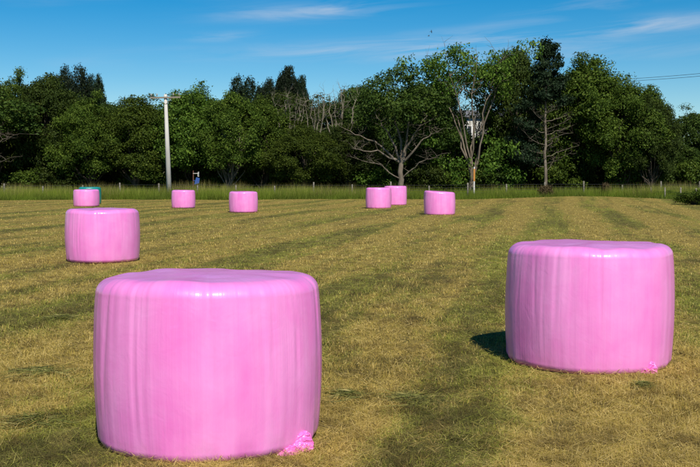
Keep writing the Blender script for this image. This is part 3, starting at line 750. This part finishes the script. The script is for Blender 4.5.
def wire(a, b_, sag, label, r=.02):
    a, b_ = Vector(a), Vector(b_); mb = MB()
    mid = (a+b_)/2; pts = [a.lerp(b_, i/24)-mid-Vector((0, 0, sag*4*(i/24)*(1-i/24))) for i in range(25)]
    mb.tube(pts, r, 5); tag(mb.build('power_line', m_wire, None, False, mid), label, 'wire', 'power lines at upper right')
for xo, lab in ((-1.15, 'upper power line wire crossing the sky at right'), (1.15, 'lower power line wire crossing the sky at right')):
    f_ = lambda o, xx, h: Matrix.Rotation(R(60), 3, 'Z') @ Vector((xx, -.17, h+.05))+Vector(o)
    wire(f_((p1, 108, gz(p1, 108)), xo, 12.3), f_((p2, 74, gz(p2, 74)), xo, 12.0), .5, lab)
# thin pale lamp post seen in the dark gap at right
lx = at(666.3, 100); lp = empty('lamp_post', (lx, 100, gz(lx, 100))); tag(lp, 'thin pale lamp post in the dark gap at right', 'lamp post')
m_lamp = plain('galvanised', (.55, .57, .60), .5, .1); mb = MB(); mb.tube([(0, 0, -.2), (0, 0, 6.2)], [.07, .045], 8); mb.build('pole', m_lamp, lp, True)
m_lampw = plain('lamp_white', (.8, .8, .8), .4, .05)
mb = MB(); mb.tube([(0, 0, 6.15), (0, 0, 6.25), (0, 0, 6.5), (0, 0, 6.6)], [.06, .16, .18, .06], 10); mb.build('lamp_head', m_lampw, lp, True)
# orange topped marker post
m_white = plain('white_paint', (.52, .50, .46), .6, .08, 5.); m_orange = plain('orange_paint', (.46, .19, .03), .6, .2, 5.)
ox = at(474, 80.5); mp_ = empty('marker_post', (ox, 80.5, gz(ox, 80.5))); tag(mp_, 'white marker post with an orange top by the fence', 'post')
mb = MB(); mb.box((0, 0, .62), (.11, .10, 1.5)); mb.build('pole', m_white, mp_)
mb = MB(); mb.box((0, 0, 1.37+.51), (.13, .12, 1.02)); mb.build('orange_band', m_orange, mp_)
mb = MB(); mb.box((0, 0, 2.39+.08), (.11, .10, .16)); mb.build('pole_cap', m_white, mp_)
# blue and white notice on a brown stake
m_blue = plain('blue_paint', (.02, .07, .28), .5, .15, 4.); m_stake = plain('red_brown_stake', (.11, .045, .03), .9, .3, 6.)
sx = at(193.3, 88.5); sg = empty('notice_stake', (sx, 88.5, gz(sx, 88.5))); tag(sg, 'brown stake with small blue and white boards by the pole', 'sign')
mb = MB(); mb.tube([(0, 0, -.2), (.03, 0, 2.3)], [.06, .05], 7); mb.build('stake', m_stake, sg)
mb = MB(); mb.poly([(.12, -.07, 1.05), (.55, -.07, 1.15), (.62, -.07, 1.62), (.30, -.07, 1.70)]); mb.poly([(.12, -.10, 1.05), (.55, -.10, 1.15), (.62, -.10, 1.62), (.30, -.10, 1.70)][::-1]); mb.box((.22, -.085, 1.4), (.36, .025, .05)); mb.build('blue_board', m_blue, sg)
mb = MB(); mb.box((.5, -.075, 1.98), (.13, .03, .42), 0); mb.box((.26, -.055, 2.05), (.5, .02, .05)); mb.build('white_board', m_white, sg)

# ------------------------------------------------------------------ fence
FY = 79.5
fx = [at(px, FY) for px in np.arange(-34, 740, 38.6)]
fence = empty('wire_fence', (0, FY, 0)); tag(fence, 'post and wire fence running through the tall grass', 'fence')
rnd = random.Random(8); tops = []
for x in fx:
    h = rnd.uniform(1.0, 1.36); z = gz(x, FY); ln = rnd.gauss(0, .03)
    mb = MB(); mb.tube([(x, 0, z-.3), (x+ln*.5, 0, z+h*.5), (x+ln, 0, z+h)], [.07, .065, .06], 8); mb.build('post', m_post, fence, True); tops.append((x, z))
for k_ in range(5):
    mb = MB(); mb.tube([(x, -.085, z+.22+.21*k_) for x, z in tops], .006, 4); mb.build('wire', m_wire, fence)
rf = empty('wire_fence', (22.6, 62, 0)); tag(rf, 'side fence with a thick pale post at the right edge', 'fence')
rp = []
for i, y in enumerate((77, 73, 69, 65.5, 62.2, 58, 54, 50)):
    x = .55+(62.2-y)*-.045; big_ = abs(y-62.2) < .1; z = gz(22.6+x, y)
    mb = MB(); mb.tube([(x, y-62, z-.3), (x, y-62, z+(1.76 if big_ else .85))], .12 if big_ else .05, 9); mb.build('post', m_post, rf, True); rp.append((x, y-62, z))
for k_ in range(4):
    mb = MB(); mb.tube([(x-.08, y, z+.25+.25*k_) for x, y, z in rp], .006, 4); mb.build('wire', m_wire, rf)

# ------------------------------------------------------------------ houses glimpsed through the belt
m_wall = plain('white_weatherboard', (.62, .60, .54), .7, .06, 1.); m_cream = plain('cream_render', (.66, .60, .46), .8, .08, 1.)
m_roof = plain('grey_roof', (.17, .17, .18), .7, .15); m_roofb = plain('blue_iron_roof', (.10, .22, .42), .5, .12)
m_glass = plain('window_glass', (.03, .04, .05), .12, .1); m_trim = plain('window_trim', (.75, .75, .73), .6, .05)
def house(px, d, wdt, dep, eave, ridge, wall, roof, label, rows):
    x = at(px, d); root = empty('house', (x, d, gz(x, d))); tag(root, label, 'house')
    mb = MB(); mb.box((0, dep/2, eave/2-.15), (wdt, dep, eave+.3)); W_ = mb.build('wall', wall, root)
    n_ = int(eave/.26)
    for i in range(n_):        # weatherboards on the front
        mb = MB(); mb.box((0, -.012, .13+i*.26), (wdt-.01, .024, .245)); mb.build('weatherboard', wall, W_)
    o_ = .45
    mb = MB(); A = [(-wdt/2-o_, -o_, eave-.1), (wdt/2+o_, -o_, eave-.1), (wdt/2+o_, dep/2, ridge), (-wdt/2-o_, dep/2, ridge)]
    B_ = [(-wdt/2-o_, dep+o_, eave-.1), (wdt/2+o_, dep+o_, eave-.1), (wdt/2+o_, dep/2, ridge), (-wdt/2-o_, dep/2, ridge)]
    for Q in (A, B_[::-1]):
        mb.poly(Q); mb.poly([(q[0], q[1], q[2]+.12) for q in Q][::-1])
    mb.poly([A[0], A[1], (A[1][0], A[1][1], A[1][2]+.12), (A[0][0], A[0][1], A[0][2]+.12)])
    mb.poly([(-wdt/2, 0, eave), (-wdt/2, dep, eave), (-wdt/2, dep/2, ridge)]); mb.poly([(wdt/2, 0, eave), (wdt/2, dep, eave), (wdt/2, dep/2, ridge)])
    mb.build('roof', roof, root)
    for (cx, cz, ww, hh) in rows:
        mb = MB(); mb.box((cx, -.035, cz), (ww, .03, hh)); wi = mb.build('window', m_glass, root)
        mb = MB()
        for sx_, sz_, dx_, dz_ in ((0, hh/2+.05, ww+.2, .1), (0, -hh/2-.05, ww+.2, .1), (-ww/2-.05, 0, .1, hh), (ww/2+.05, 0, .1, hh), (0, 0, .06, hh)):
            mb.box((cx+sx_, -.06, cz+sz_), (dx_, .06, dz_))
        mb.build('frame', m_trim, wi)
house(472, 116, 9.4, 8, 9.0, 9.9, m_wall, m_roof, 'white house glimpsed behind the tall open tree', [(-3.4, 7.3, .9, 1.1), (-.6, 7.3, .9, 1.1), (2.4, 7.3, .9, 1.1), (-2, 3, 1.6, 1.4), (2, 3, 1.6, 1.4)])
house(28, 118, 9, 8, 8.2, 9.6, m_cream, m_roof, 'cream house glimpsed between the trees at far left', [(-2.5, 5.6, 1.2, 1.2), (2.5, 5.6, 1.2, 1.2)])
house(42, 110, 3.6, 2.6, 2.2, 2.9, m_roofb, m_roofb, 'small blue shed glimpsed below the trees at far left', [])

# ------------------------------------------------------------------ two small birds
m_bird = plain('bird_plumage', (.02, .02, .025), .8, .2)
def bird(px, py, d, bank, label):
    mb = MB(); mb.tube([(0, -.17, 0), (0, -.11, .005), (0, 0, .01), (0, .12, 0), (0, .22, 0)], [.006, .028, .04, .028, .008], 8)
    for s_ in (-1, 1):
        a = [(0, .07, .02), (s_*.16, .09, .10), (s_*.34, -.02, .05)]; b2 = [(0, -.05, .02), (s_*.16, -.03, .10)]
        mb.poly([a[0], a[1], b2[1], b2[0]][::s_]); mb.poly([a[1], a[2], b2[1]][::s_])
    mb.poly([(-.05, .30, 0), (.05, .30, 0), (.01, .18, .01), (-.01, .18, .01)])
    o = mb.build('flying_bird', m_bird, None, False, at(px, d, py)); o.scale = (.6, .6, .6); o.rotation_euler = (R(10), R(bank), R(70)); tag(o, label, 'bird', 'birds high over the trees')
bird(430.6, 33.4, 95, 62, 'upper of two tiny dark birds in the sky')
bird(428.1, 37.6, 105, -40, 'lower of two tiny dark birds in the sky')
